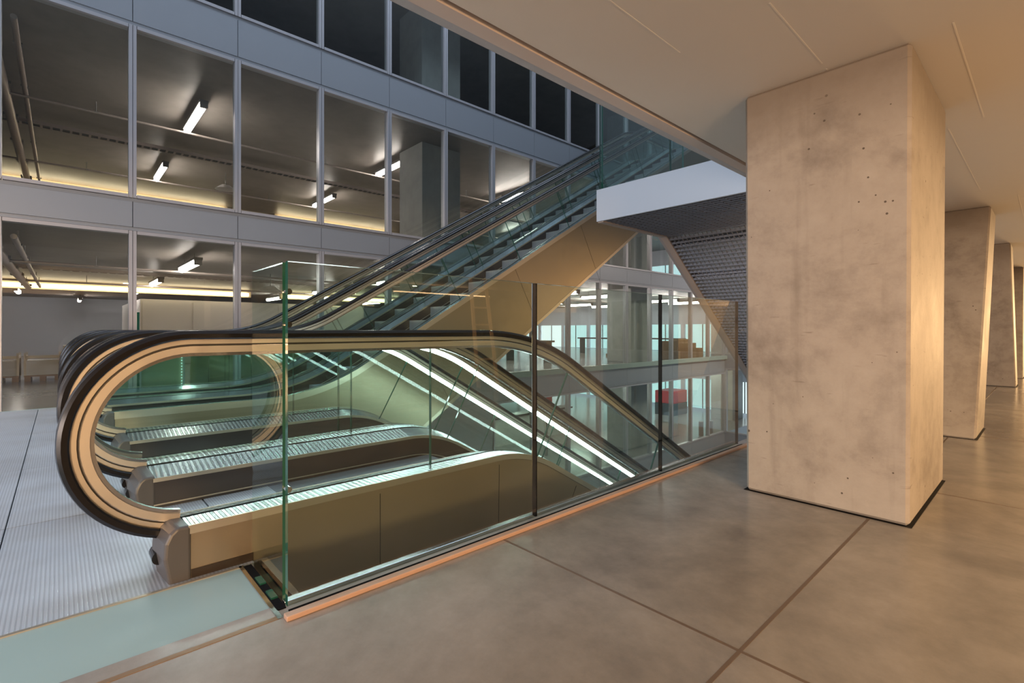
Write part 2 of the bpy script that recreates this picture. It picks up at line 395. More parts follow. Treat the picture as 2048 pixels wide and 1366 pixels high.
m = MB(); m.box(-1.80, -1.765, .572, 4.40, 0, .018)
tag(m.build('barrier_curb', 'curb', bevel=.003, loc=(-1.78, 2.5, 0)), 'long copper-coloured curb along the foot of the glass barrier', 'curb')
t = thing('barrier_shoe', 'slim steel shoe holding the long glass barrier', 'rail', (-1.86, 2.5, 0))
MB().box(-1.905, -1.873, .60, 4.40, -.02, .016).build('steel_lip', 'steel', t, bevel=.002)
MB().box(-1.837, -1.80, .60, 4.40, -.02, .004).build('black_slot', 'gap', t)
t = thing('barrier_shoe', 'short grey shoe with green wedges under the return panel', 'rail', (-2.1, .6, 0))
MB().box(-2.30, -1.905, .637, .665, -.02, .014).build('steel_lip', 'steel', t, bevel=.002)
MB().box(-2.30, -1.86, .570, .60, -.02, .004).build('black_slot', 'gap', t)
for x in (-2.12, -1.98): MB().box(x-.035, x+.035, .575, .598, 0, .010).build('glass_wedge', 'edge', t)
# floor edge of frosted glass
t = thing('glass_floor_strip', 'frosted green glass floor strip left of the barrier', 'floor panel', (-2.08, -1, 0))
MB().box(-2.30, -1.826, -8.9, .555, -.03, -.001).build('frosted_pane', 'frost', t)
MB().box(-2.315, -2.30, -8.9, .565, -.03, .003).build('inner_frame', 'trim', t)
MB().box(-1.826, -1.805, -8.9, .565, -.03, .002).build('outer_frame', 'curbd', t)
MB().box(-2.315, -1.805, .555, .572, -.03, .003).build('end_frame', 'chrome', t)
m = MB(); m.box(-2.33, -1.90, -9, .58, -.45, -.03); struct(m, 'floor.001', 'plinth', 'slab under the frosted glass strip')

# ------------------------------------------------------------------ landing plates
m = MB()
ys = [-9, -6.2, -3.2, -.203, .62]
xs = [-8.62, -8.20, -6.6, -4.98, -3.55, -2.318]
for i in range(len(ys)-1):
    for j in range(len(xs)-1):
        m.box(xs[j]+.003, xs[j+1]-.003, ys[i]+.003, ys[i+1]-.003, -.04, 0)
struct(m, 'floor.002', 'plate', 'ribbed metal landing plates in front of the escalators')
m = MB(); m.box(-8.75, -2.318, -9, .615, -.5, -.04); struct(m, 'floor.003', 'gap', 'slab under the ribbed landing plates')
m = MB(); m.box(-8.74, -8.625, -9, 19.5, -.14, -.005); struct(m, 'trim_5', 'frost', 'pale glass gutter strip along the foot of the facade')
for a, b2 in ((-5.95, -5.0),):
    m = MB(); m.box(a, b2, .62, .9, -.5, 0); struct(m, 'floor.004', 'plate', 'landing edge between the escalator pairs')

# ------------------------------------------------------------------ escalators
def refpath(d, yk, R, yend, rise=None, y0=.42, z0=1.0, R2=1.8, tail=1.6):
    """reference line at handrail top; list of (y,z,ny,nz)"""
    th = math.radians(30); P = []
    T = R*math.tan(th/2)
    for i in range(5): P.append((y0+(yk-T-y0)*i/4, z0, 0, 1))
    for i in range(1, 13):
        a = th*i/12
        if d < 0: P.append((yk-T+R*math.sin(a), z0-R*(1-math.cos(a)), math.sin(a), math.cos(a)))
        else: P.append((yk-T+R*math.sin(a), z0+R*(1-math.cos(a)), -math.sin(a), math.cos(a)))
    n = (math.sin(th)*(1 if d < 0 else -1), math.cos(th))
    yb = yk+rise/T30; T2 = R2*math.tan(th/2)
    ya = P[-1][0]; zb = z0+d*rise
    ye = yb-T2*math.cos(th); ns = 14
    for i in range(1, ns+1):
        y = ya+(ye-ya)*i/ns; P.append((y, z0+d*(y-yk)*T30, n[0], n[1]))
    for i in range(1, 9):
        a = th*(1-i/8)
        if d > 0: P.append((yb+T2-R2*math.sin(a), zb-R2*(1-math.cos(a)), -math.sin(a), math.cos(a)))
        else: P.append((yb+T2-R2*math.sin(a), zb+R2*(1-math.cos(a)), math.sin(a), math.cos(a)))
    P.append((yb+T2+tail, zb, 0, 1))
    return P
def newel(r=.435, cy=.42, cz=.565, a0=262, a1=92, n=34):
    P = []
    for i in range(n+1):
        a = math.radians(a0+(a1-a0)*i/n); P.append((cy+r*math.cos(a), cz+r*math.sin(a), math.cos(a), math.sin(a)))
    return P
RAIL = [(-.042, -.034), (-.036, -.040), (-.026, -.036), (-.026, -.022), (.026, -.022), (.026, -.036), (.036, -.040), (.042, -.034), (.043, -.016), (.034, -.004), (.018, 0), (-.018, 0), (-.034, -.004), (-.043, -.016)]
def box_sec(x0, x1, n0, n1): return [(x0, n0), (x1, n0), (x1, n1), (x0, n1)]
def cut(P, ya, yb):
    return [p for p in P if ya-1e-6 <= p[0] <= yb+1e-6]
def interp(P, y):
    for a, b in zip(P, P[1:]):
        if a[0] <= y <= b[0]:
            t = (y-a[0])/(b[0]-a[0]) if b[0] > a[0] else 0
            v = [a[i]+(b[i]-a[i])*t for i in range(4)]
            l = math.hypot(v[2], v[3]); return (v[0], v[1], v[2]/l, v[3]/l)
    return P[-1]
def seg(P, ya, yb):
    return [interp(P, ya)]+[p for p in P if ya+.02 < p[0] < yb-.02]+[interp(P, yb)]

def balustrade(E, P, g, s, outer, deckmat, led, closed_side, trimw=.035):
    """g glass x; s=-1 near side of escalator (inner is -x) or +1 far side; outer = width of deck away from steps"""
    full = newel()+P
    side = -s      # +x or -x direction that points away from the steps
    h = MB().sweep(full, RAIL, g, 1).build('handrail', 'rubber', E, smooth=True)
    gd = MB().sweep(full, box_sec(-.022, .022, -.060, -.030), g, 1).build('handrail_guide', 'guide', E)
    MB().sweep(full, box_sec(-.016, .016, -.066, -.060), g, 1).build('guide_groove', 'groove', gd)
    MB().sweep(full, box_sec(-.022, .022, -.069, -.066), g, 1).build('bright_bead', 'chrome', gd)
    MB().sweep(full, box_sec(-.022, .022, -.098, -.069), g, 1).build('lower_profile', 'guide2', gd)
    MB().sweep(full, box_sec(-.013, .013, -.112, -.098), g, 1).build('glazing_bead', 'steel', gd)
    # glass: newel pane, then panes with joints square to the slope
    js = 1.62
    arc = newel(.435-.105)
    out = [(p[0], p[1]) for p in arc]+[(js-.004, 1-.105), (js-.004, .19), (.34, .19)]
    MB().prism(out, g-.006, g+.006, 0, 1).build('glass_pane', ['bal', 'edge'], E)
    y = js; yend = P[-1][0]
    while y < yend-.3:
        y2 = min(y+1.28, yend)
        sp = seg(P, y+.004, y2-.004)
        o = MB().sweep(sp, box_sec(-.006, .006, -.81, -.105), g, 1)
        n = len(sp)-1; o.m[-1] = 1; o.m[-2] = 1
        o.build('glass_pane', ['bal', 'edge'], E)
        y = y2
    # decks
    dp = [(.38, 1, 0, 1)]+[p for p in P if p[0] > .40]
    flat_end = P[4][0]
    dflat = seg(dp, .38, flat_end); dsl = [p for p in dp if p[0] >= flat_end]
    iw = .18
    for nm, pth, mt in (('inner_deck', dflat, deckmat), ('inner_deck', dsl, 'decks')):
        MB().sweep(pth, [(.016, -.795), (iw, -.833), (iw, -.853), (.016, -.815)], g, s).build(nm, mt, E)
        MB().sweep(pth, [(.016, -.792), (outer, -.787), (outer, -.807), (.016, -.812)], g, side).build('outer_deck', mt if mt != 'decks' else 'decks', E)
    MB().sweep(dp, box_sec(-.016, .016, -.815, -.797), g, 1).build('glass_gasket', 'gap', E)
    MB().sweep(dp, box_sec(iw-.002, iw+.004, -.853, -.831), g, s).build('inner_trim', 'trim', E)
    MB().sweep(dp, box_sec(iw-.006, iw, -1.12, -.853), g, s).build('skirt', 'skirt', E)
    MB().sweep(dp, box_sec(iw, iw+.003, -.985, -.978), g, s).build('skirt_line', 'trim', E)
    # hollow body under deck so nothing shows through
    if closed_side:
        MB().sweep(dp, box_sec(outer-.006, outer+.002, -.807-trimw, -.786), g, side).build('outer_trim', 'trim', E)
    if led:
        ps = seg(P, .45, yend); m = MB(); acc = 0
        for a, b in zip(ps, ps[1:]):
            L = math.hypot(b[0]-a[0], b[1]-a[1]); k = max(1, int(L/.036))
            for i in range(k):
                t0 = (i+.12)/k; t1 = (i+.88)/k
                q0 = [a[j]+(b[j]-a[j])*t0 for j in range(4)]; q1 = [a[j]+(b[j]-a[j])*t1 for j in range(4)]
                m.sweep([q0, q1], box_sec(.014, .020, -.134, -.100), g, 1 if s > 0 else 1)
                m.sweep([q0, q1], box_sec(-.020, -.014, -.134, -.100), g, 1)
        m.build('led_strip', 'led', E)
    # newel cap
    xo = g+side*outer; xi = g+s*iw
    pr = [(.312, -.02), (.292, .10), (.296, .16), (.312, .195), (.335, .216), (.385, .214), (.385, -.02)]
    def capmesh():
        n = len(pr); m = MB()
        xa, xb = xo+side*.004, xi+s*.004
        A = [(xa, p[0]+.006, p[1]) for p in pr]
        Bm = [(g+s*.02, p[0]-.012, p[1]) for p in pr]
        Bv = [(xb, p[0]+.01, p[1]-(.035 if p[1] > .15 else 0)) for p in pr]
        vs = A+Bm+Bv
        fs = [tuple(range(n)), tuple(range(3*n-1, 2*n-1, -1))]
        for k in range(2):
            fs += [(k*n+i, k*n+(i+1) % n, (k+1)*n+(i+1) % n, (k+1)*n+i) for i in range(n)]
        m.add(vs, fs); return m
    cp = capmesh().build('newel_cap', 'cap', E, bevel=.012, seg=3)
    m = MB(); m.cyl((g+.045, .300, .075), (g-.045, .300, .075), .028, 20)
    m.build('handrail_inlet', 'rubber', cp)

def cladding(E, P, x, th, d, depth, mat, seams, name='side_cladding', ztop_dn=-.845, floorcut=None):
    """side sheet between deck edge curve and a lower line"""
    dp = [(.385, 1, 0, 1)]+[p for p in P if p[0] > .40]
    top = [(p[0]+ztop_dn*p[2], p[1]+ztop_dn*p[3]) for p in dp]
    # lower line: flat then slope with mitre
    yk = P[0][0]; 
    E0 = [p for p in dp]
    # knee of reference line
    ka = next(i for i, p in enumerate(dp) if abs(p[2]) > .49)
    a = dp[ka]; dirn = -1 if a[2] > 0 else 1
    yk = a[0]+( -(a[1]-1)/T30*dirn)
    ky = yk+(math.tan(math.radians(15))*depth)*(-1 if dirn < 0 else 1)
    zb = 1-depth
    last = dp[-1]
    e = [(last[0], last[1]-depth)]
    # second knee
    kb = max(i for i, p in enumerate(dp) if abs(p[2]) > .49); q = dp[kb]
    ztop2 = last[1]
    y2 = q[0]+abs(ztop2-q[1])/T30
    ky2 = y2-(math.tan(math.radians(15))*depth)*(-1 if dirn < 0 else 1)
    low = [(.385, zb), (ky, zb), (ky2, ztop2-depth), e[0]]
    def lowz(y):
        for u, v in zip(low, low[1:]):
            if u[0] <= y <= v[0]: return u[1]+(v[1]-u[1])*(y-u[0])/(v[0]-u[0])
        return low[-1][1]
    m = MB()
    ys = sorted(set([round(t[0], 4) for t in top]+[round(l[0], 4) for l in low]))
    def topz(y):
        for u, v in zip(top, top[1:]):
            if u[0] <= y <= v[0]: return u[1]+(v[1]-u[1])*(y-u[0])/max(1e-6, v[0]-u[0])
        return top[-1][1] if y > 1 else top[0][1]
    ys = [y for y in ys if top[0][0] <= y <= top[-1][0]]
    vs = []; 
    for y in ys:
        for xx in (x, x+th): vs += [(xx, y, topz(y)), (xx, y, lowz(y))]
    fs = []
    for i in range(len(ys)-1):
        a0 = 4*i; b0 = a0+4
        fs += [(a0, b0, b0+1, a0+1), (a0+2, a0+3, b0+3, b0+2), (a0, a0+2, b0+2, b0), (a0+1, b0+1, b0+3, a0+3)]
    fs += [(0, 1, 3, 2), (4*(len(ys)-1), 4*(len(ys)-1)+2, 4*(len(ys)-1)+3, 4*(len(ys)-1)+1)]
    m.add(vs, fs)
    o = m.build(name, mat, E)
    # seams
    if seams:
        sx = x+max(th, 0)+.0006 if th > 0 else x+.0006
        for y in seams:
            r = interp(dp, y); p0 = (r[0]-.845*r[2], r[1]-.845*r[3]); p1 = (r[0]-(depth-.02)*r[2], r[1]-(depth-.02)*r[3])
            sm = MB(); sm.bar((sx, p0[0], p0[1]), (sx, p1[0], p1[1]), .0025, .0025); sm.build('panel_joint', 'gap', o)
        # lower border
        bm_ = MB()
        for u, v in zip(low, low[1:]): bm_.bar((sx, u[0], u[1]+.02), (sx, v[0], v[1]+.02), .006, .05)
        bm_.build('lower_border', 'trim', o)
    return o

def steps(E, d, ykf, x0, x1, n, yfirst, z_off=0):
    # ykf: y of floor-line knee; step pitch .4 run / .231 rise
    for k in range(n):
        y0 = yfirst+.4*k
        lift = max(0, (y0+.2-ykf))*T30
        lift = round(lift/.2309)*.2309 if lift > .1 else (0 if lift < .04 else lift)
        z = d*lift
        m = MB()
        if d > 0:
            m.box(x0, x1, y0, y0+.40, z-.03, z, 0)
            m.box(x0, x1, y0, y0+.02, z-.231, z-.03, 1)
            m.box(x0+.01, x1-.01, y0+.02, y0+.40, z-.231, z-.03, 2)
        else:
            m.box(x0, x1, y0, y0+.40, z-.03, z, 0)
            m.box(x0, x1, y0+.38, y0+.40, z-.231, z-.03, 1)
            m.box(x0+.01, x1-.01, y0, y0+.38, z-.231, z-.03, 2)
        m.build('step', ['step', 'riser', 'stepside'], E)

def comb(E, x0, x1):
    MB().box(x0, x1, .625, .98, -.04, .002).build('comb_plate', 'plate', E)

PD = refpath(-1, 2.50, 1.8, 12.6, rise=5.9)
PU = refpath(+1, 2.15, 1.6, 12.6, rise=5.9)
G1, G2, G3, G4 = -2.49, -3.57, -3.80, -4.82
U1, U2, U3, U4 = -6.20, -7.22, -7.44, -8.42
e1 = thing('escalator', 'nearest descending escalator with the big black handrail loop', 'escalator', (-3.0, .4, 0), 'escalators')
balustrade(e1, PD, G1, -1, .15, 'deck', False, True, .013)
balustrade(e1, PD, G2, +1, .106, 'deck', False, False)
cladding(e1, PD, G1+.138, .008, -1, 2.12, 'clad', [1.22, 2.05, 3.2, 4.4, 5.6], ztop_dn=-.822)
MB().box(G1+.147, G1+.149, .39, .62, -.04, .035).build('plinth', 'plinth', e1)
steps(e1, -1, 2.232, G2+.185, G1-.185, 15, .98); comb(e1, G2+.185, G1-.185)
e2 = thing('escalator', 'second descending escalator, lit by white strips under its handrails', 'escalator', (-4.3, .4, 0), 'escalators')
balustrade(e2, PD, G3, -1, .106, 'deck', True, False)
balustrade(e2, PD, G4, +1, .15, 'deck', True, True)
cladding(e2, PD, G4-.138, -.008, -1, 2.12, 'clad', None, ztop_dn=-.84)
steps(e2, -1, 2.232, G4+.185, G3-.185, 15, .98); comb(e2, G4+.185, G3-.185)
e3 = thing('escalator', 'nearer rising escalator with gold side cladding', 'escalator', (-6.7, .4, 0), 'escalators')
balustrade(e3, PU, U1, -1, .13, 'decks', False, True, .05)
balustrade(e3, PU, U2, +1, .10, 'decks', False, False)
cladding(e3, PU, U1+.118, .008, 1, 2.14, 'clad2', [3.3, 5.2, 6.9, 8.6, 10.3, 12.0], ztop_dn=-.855)
steps(e3, 1, 2.418, U2+.185, U1-.185, 31, .98); comb(e3, U2+.185, U1-.185)
e4 = thing('escalator', 'farther rising escalator beside the window facade', 'escalator', (-7.9, .4, 0), 'escalators')
balustrade(e4, PU, U3, -1, .10, 'decks', False, False)
balustrade(e4, PU, U4, +1, .13, 'decks', False, True)
cladding(e4, PU, U4-.118, -.008, 1, 2.14, 'clad2', None, ztop_dn=-.855)
steps(e4, 1, 2.418, U4+.185, U3-.185, 31, .98); comb(e4, U4+.185, U3-.185)
# truss undersides
def underside(E, P, depth, x0, x1, mat='clad2'):
    dp = P; th = T30
    ka = next(i for i, p in enumerate(dp) if abs(p[2]) > .49); a = dp[ka]; d = -1 if a[2] > 0 else 1
    yk = a[0]-(a[1]-1)/T30*d; ky = yk+math.tan(math.radians(15))*depth*d
    last = dp[-1]; kb = max(i for i, p in enumerate(dp) if abs(p[2]) > .49); q = dp[kb]
    y2 = q[0]+abs(last[1]-q[1])/T30; ky2 = y2-math.tan(math.radians(15))*depth*d
    pts = [(.5, 1-depth), (ky, 1-depth), (ky2, last[1]-depth), (last[0], last[1]-depth)]
    m = MB(); o = m.prism(pts+[(p[0], p[1]+.03) for p in pts[::-1]], x0, x1)
    return m.build('truss_underside', mat, E)
underside(e1, PD, 2.12, G2+.11, G1+.138); underside(e2, PD, 2.12, G4-.138, G3-.11)
underside(e3, PU, 2.14, U2+.1, U1+.118); underside(e4, PU, 2.14, U4-.118, U3-.1)

# ------------------------------------------------------------------ facade
XF = -8.75
YB = .754; DY = 1.33
rows = [('ground floor', -.08, 2.395, -2, 14), ('upper floor', 2.86, 5.29, -2, 14), ('top floor', 5.98, 8.6, 0, 14), ('basement', -3.03, -.68, 5, 14)]
wn = 0
for rn, z0, z1, k0, k1 in rows:
    proto = None
    for k in range(k0, k1):
        y0 = YB+DY*k; wn += 1
        lab = '%s window of the long facade, %s bay from its left end' % (rn, ORD[min(16, k-k0)])
        if proto is None:
            t = thing('window_%d' % wn, lab, None, (XF, y0, z0), kind='structure')
            w = DY; h = z1-z0; m = MB(); f = .046
            for a in ((0, f, 0, h), (w-f, w, 0, h), (f, w-f, 0, f), (f, w-f, h-f, h)):
                m.box(-.10, .03, a[0]+.003, a[1]-.003, a[2], a[3])
            o = m.build('window_frame', 'frame', loc=(0, 0, 0)); o.parent = t
            m = MB(); m.box(-.030, -.018, f, w-f, f, h-f); o = m.build('window_pane', 'pane', loc=(0, 0, 0)); o.parent = t
            proto = t
        else:
            c = copytree(proto, (XF, y0, z0), lab); c.name = 'window_%d' % wn
for i, (z0, z1, lab) in enumerate(((5.29, 5.98, 'grey facade band between the upper and top windows'), (2.395, 2.86, 'grey facade band between the ground and upper windows'), (-.68, -.08, 'grey facade band below the ground floor windows'), (-3.9, -3.03, 'grey facade band below the basement windows'), (8.6, 9.0, 'grey facade band above the top windows'))):
    m = MB()
    for k in range(-2, 14):
        y0 = YB+DY*k; m.box(XF-.10, XF+.018, y0+.004, y0+DY-.004, z0+.055, z1-.055)
        m.box(XF-.10, XF+.010, y0, y0+DY, z0+.006, z0+.052); m.box(XF-.10, XF+.010, y0, y0+DY, z1-.052, z1-.006)
    struct(m, 'wall_left' if i == 0 else 'wall_left.%03d' % i, 'band' , lab)
    m2 = MB(); m2.box(XF-.15, XF-.10, YB-2*DY, YB+14*DY, z0+.001, z1-.001); struct(m2, 'wall_left.1%02d' % i, 'gap', 'dark backing behind the '+lab)
m = MB(); m.box(XF-.3, XF, -9, YB-2*DY, -3.9, 9); m.box(XF-.3, XF, YB-2*DY, YB, 5.98, 8.6); m.box(XF-.3, XF, -9, 26, 9, 22); struct(m, 'wall_left.200', 'band', 'plain facade wall beyond the left edge of the photo')
m = MB(); m.box(XF-.1, XF, YB-2*DY, YB+5*DY, -3.03, -.68); struct(m, 'wall_left.201', 'band', 'closed basement facade behind the escalators')
m = MB(); m.box(XF, -1.9, -9.2, -9, -.5, 9); struct(m, 'wall_back.001', 'band', 'atrium wall behind the photographer')
# end facade of the atrium
YE = YB+14*DY
for rn, z0, z1 in (('ground floor', .05, 2.395), ('upper floor', 2.86, 5.29), ('basement', -3.03, -.5)):
    for j in range(5):
        wn += 1; x0 = XF+.05+j*1.34
        t = thing('window_%d' % wn, '%s window in the end facade, %s from the corner' % (rn, ORD[j]), None, (x0, YE, z0), kind='structure')
        w = 1.34; h = z1-z0; m = MB(); f = .05
        for a in ((0, f, 0, h), (w-f, w, 0, h), (f, w-f, 0, f), (f, w-f, h-f, h)): m.box(a[0], a[1], -.03, .08, a[2], a[3])
        o = m.build('window_frame', 'frame', loc=(0, 0, 0)); o.parent = t
        o = MB().box(f, w-f, .01, .022, f, h-f).build('window_pane', 'pane', loc=(0, 0, 0)); o.parent = t
m = MB()
for z0, z1 in ((-3.9, -3.03), (-.5, .05), (2.395, 2.86), (5.29, 9)): m.box(XF, -1.99, YE-.02, YE+.1, z0, z1)
struct(m, 'wall_front.001', 'band', 'grey bands of the end facade of the atrium')
m = MB(); m.box(-9.3, -1.99, .62, YE, -3.95, -3.85); struct(m, 'floor.005', 'atfloor', 'floor at the bottom of the atrium')
m = MB(); m.box(-1.99, -1.80, -9, 40, -3.9, -.45); struct(m, 'wall_right.002', 'band', 'atrium wall below the colonnade floor')
m = MB(); m.box(XF, -1.9, .60, .62, -3.9, -.5); struct(m, 'wall_back.002', 'band', 'atrium wall below the landing')

# ------------------------------------------------------------------ rooms behind the facade
XI = XF-.16
for i, (zb, zt) in enumerate(((-.66, -.12), (2.44, 2.80), (5.34, 5.92), (8.62, 9.0))):
    m = MB(); m.box(-30, XI, -8, 26, zb, zb+.05); struct(m, 'ceiling.%03d' % (i+1), 'intceil', 'dark %s soffit behind the facade glass' % ('basement', 'ground floor', 'upper floor', 'top floor')[i])
    m = MB(); m.box(-30, XI, -8, 26, zb+.05, zt); struct(m, 'floor.%03d' % (i+10), 'intfloor', 'grey screed floor %s behind the facade' % ('of the ground floor', 'of the upper floor', 'of the top floor', 'on the roof')[i])
m = MB(); m.box(-30, XI, -8, 26, -3.6, -3.12); struct(m, 'floor.020', 'intfloor', 'grey screed floor of the basement behind the facade')
m = MB(); m.box(-30.2, -30, -8, 26, -3.6, 9); struct(m, 'wall_left.300', 'intwall', 'grey rear wall of the rooms behind the facade')
m = MB(); m.box(-30, XI, -8.2, -8, -3.6, 9); struct(m, 'wall_back.003', 'intwall', 'grey side wall of the rooms behind the facade')
m = MB(); m.box(-19.9, -19.7, -8, 16, 2.8, 5.34); struct(m, 'wall_left.301', 'warmwall', 'beige rear wall of the upper floor room')
m = MB(); m.box(-16, -15.8, -8, 24, 5.92, 8.62); struct(m, 'wall_left.302', 'intceil', 'dark rear wall of the top floor room')
# end walls with bright outdoor panes
for lv, z0, z1, zc in ((0, -.1, 1.30, 2.44), (-1, -3.0, -1.5, -.66), (1, 3.1, 4.5, 5.34)):
    m = MB(); m.box(-30, XI, 24.2, 24.4, z1, zc)
    for j in range(11): m.box(-30+j*2.1, -29.78+j*2.1, 24.1, 24.35, z0, z1)
    struct(m, 'wall_front.%03d' % (10+lv), 'intwall', 'grey end wall with pale panes, level %s' % ('basement', 'ground', 'upper')[lv+1])
    for j in range(10):
        wn += 1; m = MB(); m.box(-29.78+j*2.1, -27.9+j*2.1, 24.2, 24.25, z0, z1)
        o = m.build('window_%d' % wn, 'day2' if j in (2, 3, 9) else 'day', loc=(-28.8+j*2.1, 24.2, z0)); tag(o, 'bright %s daylight pane in the end wall, %s from the left' % (('basement', 'ground floor', 'upper floor')[lv+1], ORD[j]), None, None, 'structure')
        MB().box(-28.86+j*2.1, -28.82+j*2.1, 24.17, 24.2, z0, z1).build('glazing_bar', 'dark', o)
# interior columns
for lv, zb, zt in (('basement', -3.12, -.66), ('ground floor', -.12, 2.44), ('upper floor', 2.8, 5.34), ('top floor', 5.92, 8.62)):
    for j, y in enumerate((6.14, 14.5, 22.5)):
        m = MB(); m.box(-10.8, -9.78, y, y+1.09, zb, zt)
        tag(m.build('concrete_pillar', 'int_col', loc=(-10.3, y+.5, zb), bevel=.01, seg=1), 'pale concrete pillar on the %s behind the facade, %s from the left' % (lv, ORD[j]), 'column', 'pillars behind the facade')
# fluorescent lamps
def lamp_proto(mat, cat_label, loc, group):
    t = thing('fluorescent_lamp', cat_label, 'lamp', loc, group)
    x, y, z = loc
    m = MB(); m.box(x-.86, x+.86, y-.07, y+.07, z+.04, z+.09); m.build('lamp_housing', 'housing', t)
    m = MB(); m.cyl((x-.80, y, z), (x+.80, y, z), .055, 14); m.build('lamp_tube', mat, t, smooth=True)
    m = MB(); m.box(x-.86, x-.80, y-.06, y+.06, z-.05, z+.06); m.box(x+.80, x+.86, y-.06, y+.06, z-.05, z+.06); m.build('end_cap', 'housing', t)
    m = MB(); m.cyl((x-.5, y, z+.09), (x-.5, y, z+.20), .008, 6); m.cyl((x+.5, y, z+.09), (x+.5, y, z+.20), .008, 6); m.build('hanger', 'housing', t)
    return t
for lv, z, mat, ylist in (('upper floor', 5.13, 'tube', (1.95, 6.25, 10.4, 14.7, 18.9)), ('ground floor', 2.23, 'tube', (1.85, 6.25, 10.4, 12.5, 14.7, 16.8, 18.9, 21.0)), ('basement', -.87, 'tube2', (8.5, 10.6, 14.7, 18.9, 21.5))):
    pr = None
    for j, y in enumerate(ylist):
        for i, x in enumerate((-11.3, -15.8, -20.8) if lv != 'upper floor' else (-11.35, -15.8)):
            lab = 'glowing %s tube lamp, row %s from the left, %s from the glass' % (lv, ORD[j], ORD[i])
            if pr is None: pr = lamp_proto(mat, lab, (x, y, z), 'tube lamps behind the facade'); p0 = (x, y, z)
            else: copytree(pr, (x, y, z), lab)
for i, (x, y) in enumerate(((-25.5, -3.2), (-22.0, -1.0), (-27.0, .6))):  # lamps added to brighten the dark rear wall
    lamp_proto('tube', ['leftmost', 'nearer', 'farthest'][i]+' added tube lamp brightening the back left of the ground floor', (x, y, 2.23), 'tube lamps behind the facade')
# light strips at the rear
for lv, z, spans in (('upper', 5.2, ((-1.3, 4.25), (6.0, 10.6))), ('ground', 2.27, ((-2.0, 5.0), (6.2, 11.0)))):
    for i, (a, b2) in enumerate(spans):
        t = thing('light_strip', 'long warm light strip at the rear of the %s floor, %s of two' % (lv, ('left', 'right')[i]), 'lamp', (-19.5, a, z), 'rear light strips')
        MB().box(-19.56, -19.48, a, b2, z-.06, z+.05).build('diffuser', 'strip', t)
        MB().box(-19.68, -19.57, a-.1, b2+.1, z-.10, z+(.168 if lv == 'ground' else .138)).build('strip_backing', 'warmwall', t)
# pipes and trays
def pipe(label, p0, p1, r, mat='pipe', cat='pipe', brackets=True):
    t = thing('ceiling_pipe', label, cat, p0, 'pipes under the soffits')
    MB().cyl(p0, p1, r, 12).build('pipe_run', mat, t, smooth=True)
    m = MB(); n = 6
    for i in range(n):
        q = Vector(p0)+(Vector(p1)-Vector(p0))*(i+.5)/n; m.cyl(q, q+Vector((0, 0, .2)), .008, 6); 
        m.box(q.x-r*1.4, q.x+r*1.4, q.y-r*1.4, q.y+r*1.4, q.z-r*.3, q.z+r*.3)
    m.build('pipe_hanger', 'housing', t)
for lv, z in (('upper floor', 5.10), ('ground floor', 2.21)):
    pipe('large %s pipe running back from the glass at the left edge' % lv, (-9.2, -.72, z), (-19.4, -.66, z), .075)
    pipe('slim second %s pipe beside the large one' % lv, (-9.2, -.45, z+.02), (-19.4, -.42, z+.02), .035)
    pipe('thin %s sprinkler pipe nearest the facade glass' % lv, (-12.1, -6, z-.02), (-12.1, 20, z-.02), .024)
    pipe('thin %s sprinkler pipe farther from the facade glass' % lv, (-16.6, -6, z-.02), (-16.6, 20, z-.02), .024)
    t = thing('cable_tray', 'perforated %s cable tray under the soffit' % lv, 'cable tray', (-13.8, 5, z+.03), 'cable trays')
    m = MB(); m.box(-13.9, -13.88, -6, 20, z+.02, z+.09); m.box(-13.72, -13.70, -6, 20, z+.02, z+.09)
    for j in range(170): m.box(-13.88, -13.72, -6+j*.15, -5.96+j*.15, z+.02, z+.03)
    m.build('tray_rail', 'pipe', t)
    MB().box(-13.86, -13.75, -6, 20, z+.03, z+.06).build('cable_bundle', 'dark', t)
for lab, loc in (('white dish on a stem under the upper floor soffit', (-15.3, 3.35, 4.85)), ('white dish on a stem under the ground floor soffit', (-13.6, 4.0, 2.0))):
    t = thing('pendant_dish', lab, 'lamp', loc, 'pendant dishes'); x, y, z = loc
    MB().cyl((x, y, z), (x, y, z+.12), .26, 20, r1=.10).build('dish', 'closet', t)
    MB().cyl((x, y, z+.12), (x, y, z+.45), .012, 6).build('stem', 'housing', t)
# white closet block and things on the ground floor
t = thing('storage_room', 'white flush-panelled closet block at the back of the ground floor', 'closet', (-23, 3, -.12))
MB().box(-26, -19.7, 1.9, 9.5, -.12, 2.0).build('body', 'closet', t)
for i in range(4): MB().box(-19.7, -19.67, 1.95+i*1.38, 3.25+i*1.38, -.1, 1.93).build('door_panel', 'closet', t)
def crate(label, x, y):
    t = thing('pallet_crate', label, 'crate', (x, y, -.12), 'crates on pallets'); z = -.12
    m = MB()
    for j in (-.24, 0, .24): m.box(x-.4, x+.4, y+j-.05, y+j+.05, z, z+.10)
    for j in range(5): m.box(x-.4+.175*j, x-.30+.175*j, y-.3, y+.3, z+.10, z+.13)
    m.build('pallet', 'wood', t)
    MB().box(x-.34, x+.34, y-.26, y+.26, z+.13, z+.45).build('crate_body', 'intwall', t)
    m = MB()
    for sy in (-.28, .28):
        for sx in (-.36, .36): m.box(x+sx-.02, x+sx+.02, y+sy-.02, y+sy+.02, z+.13, z+.62)
    m.box(x-.36, x+.36, y-.30, y-.26, z+.50, z+.56); m.box(x-.36, x+.36, y+.26, y+.30, z+.50, z+.56); m.box(x+.34, x+.38, y-.28, y+.28, z+.50, z+.56)
    m.build('cage_frame', 'closet', t)
crate('left crate on a pallet behind the ground floor glass', -15.4, -.95); crate('right crate on a pallet behind the ground floor glass', -15.4, -.28)
t = thing('work_table', 'white-topped rack table right of the crates', 'table', (-14.8, .45, -.12))
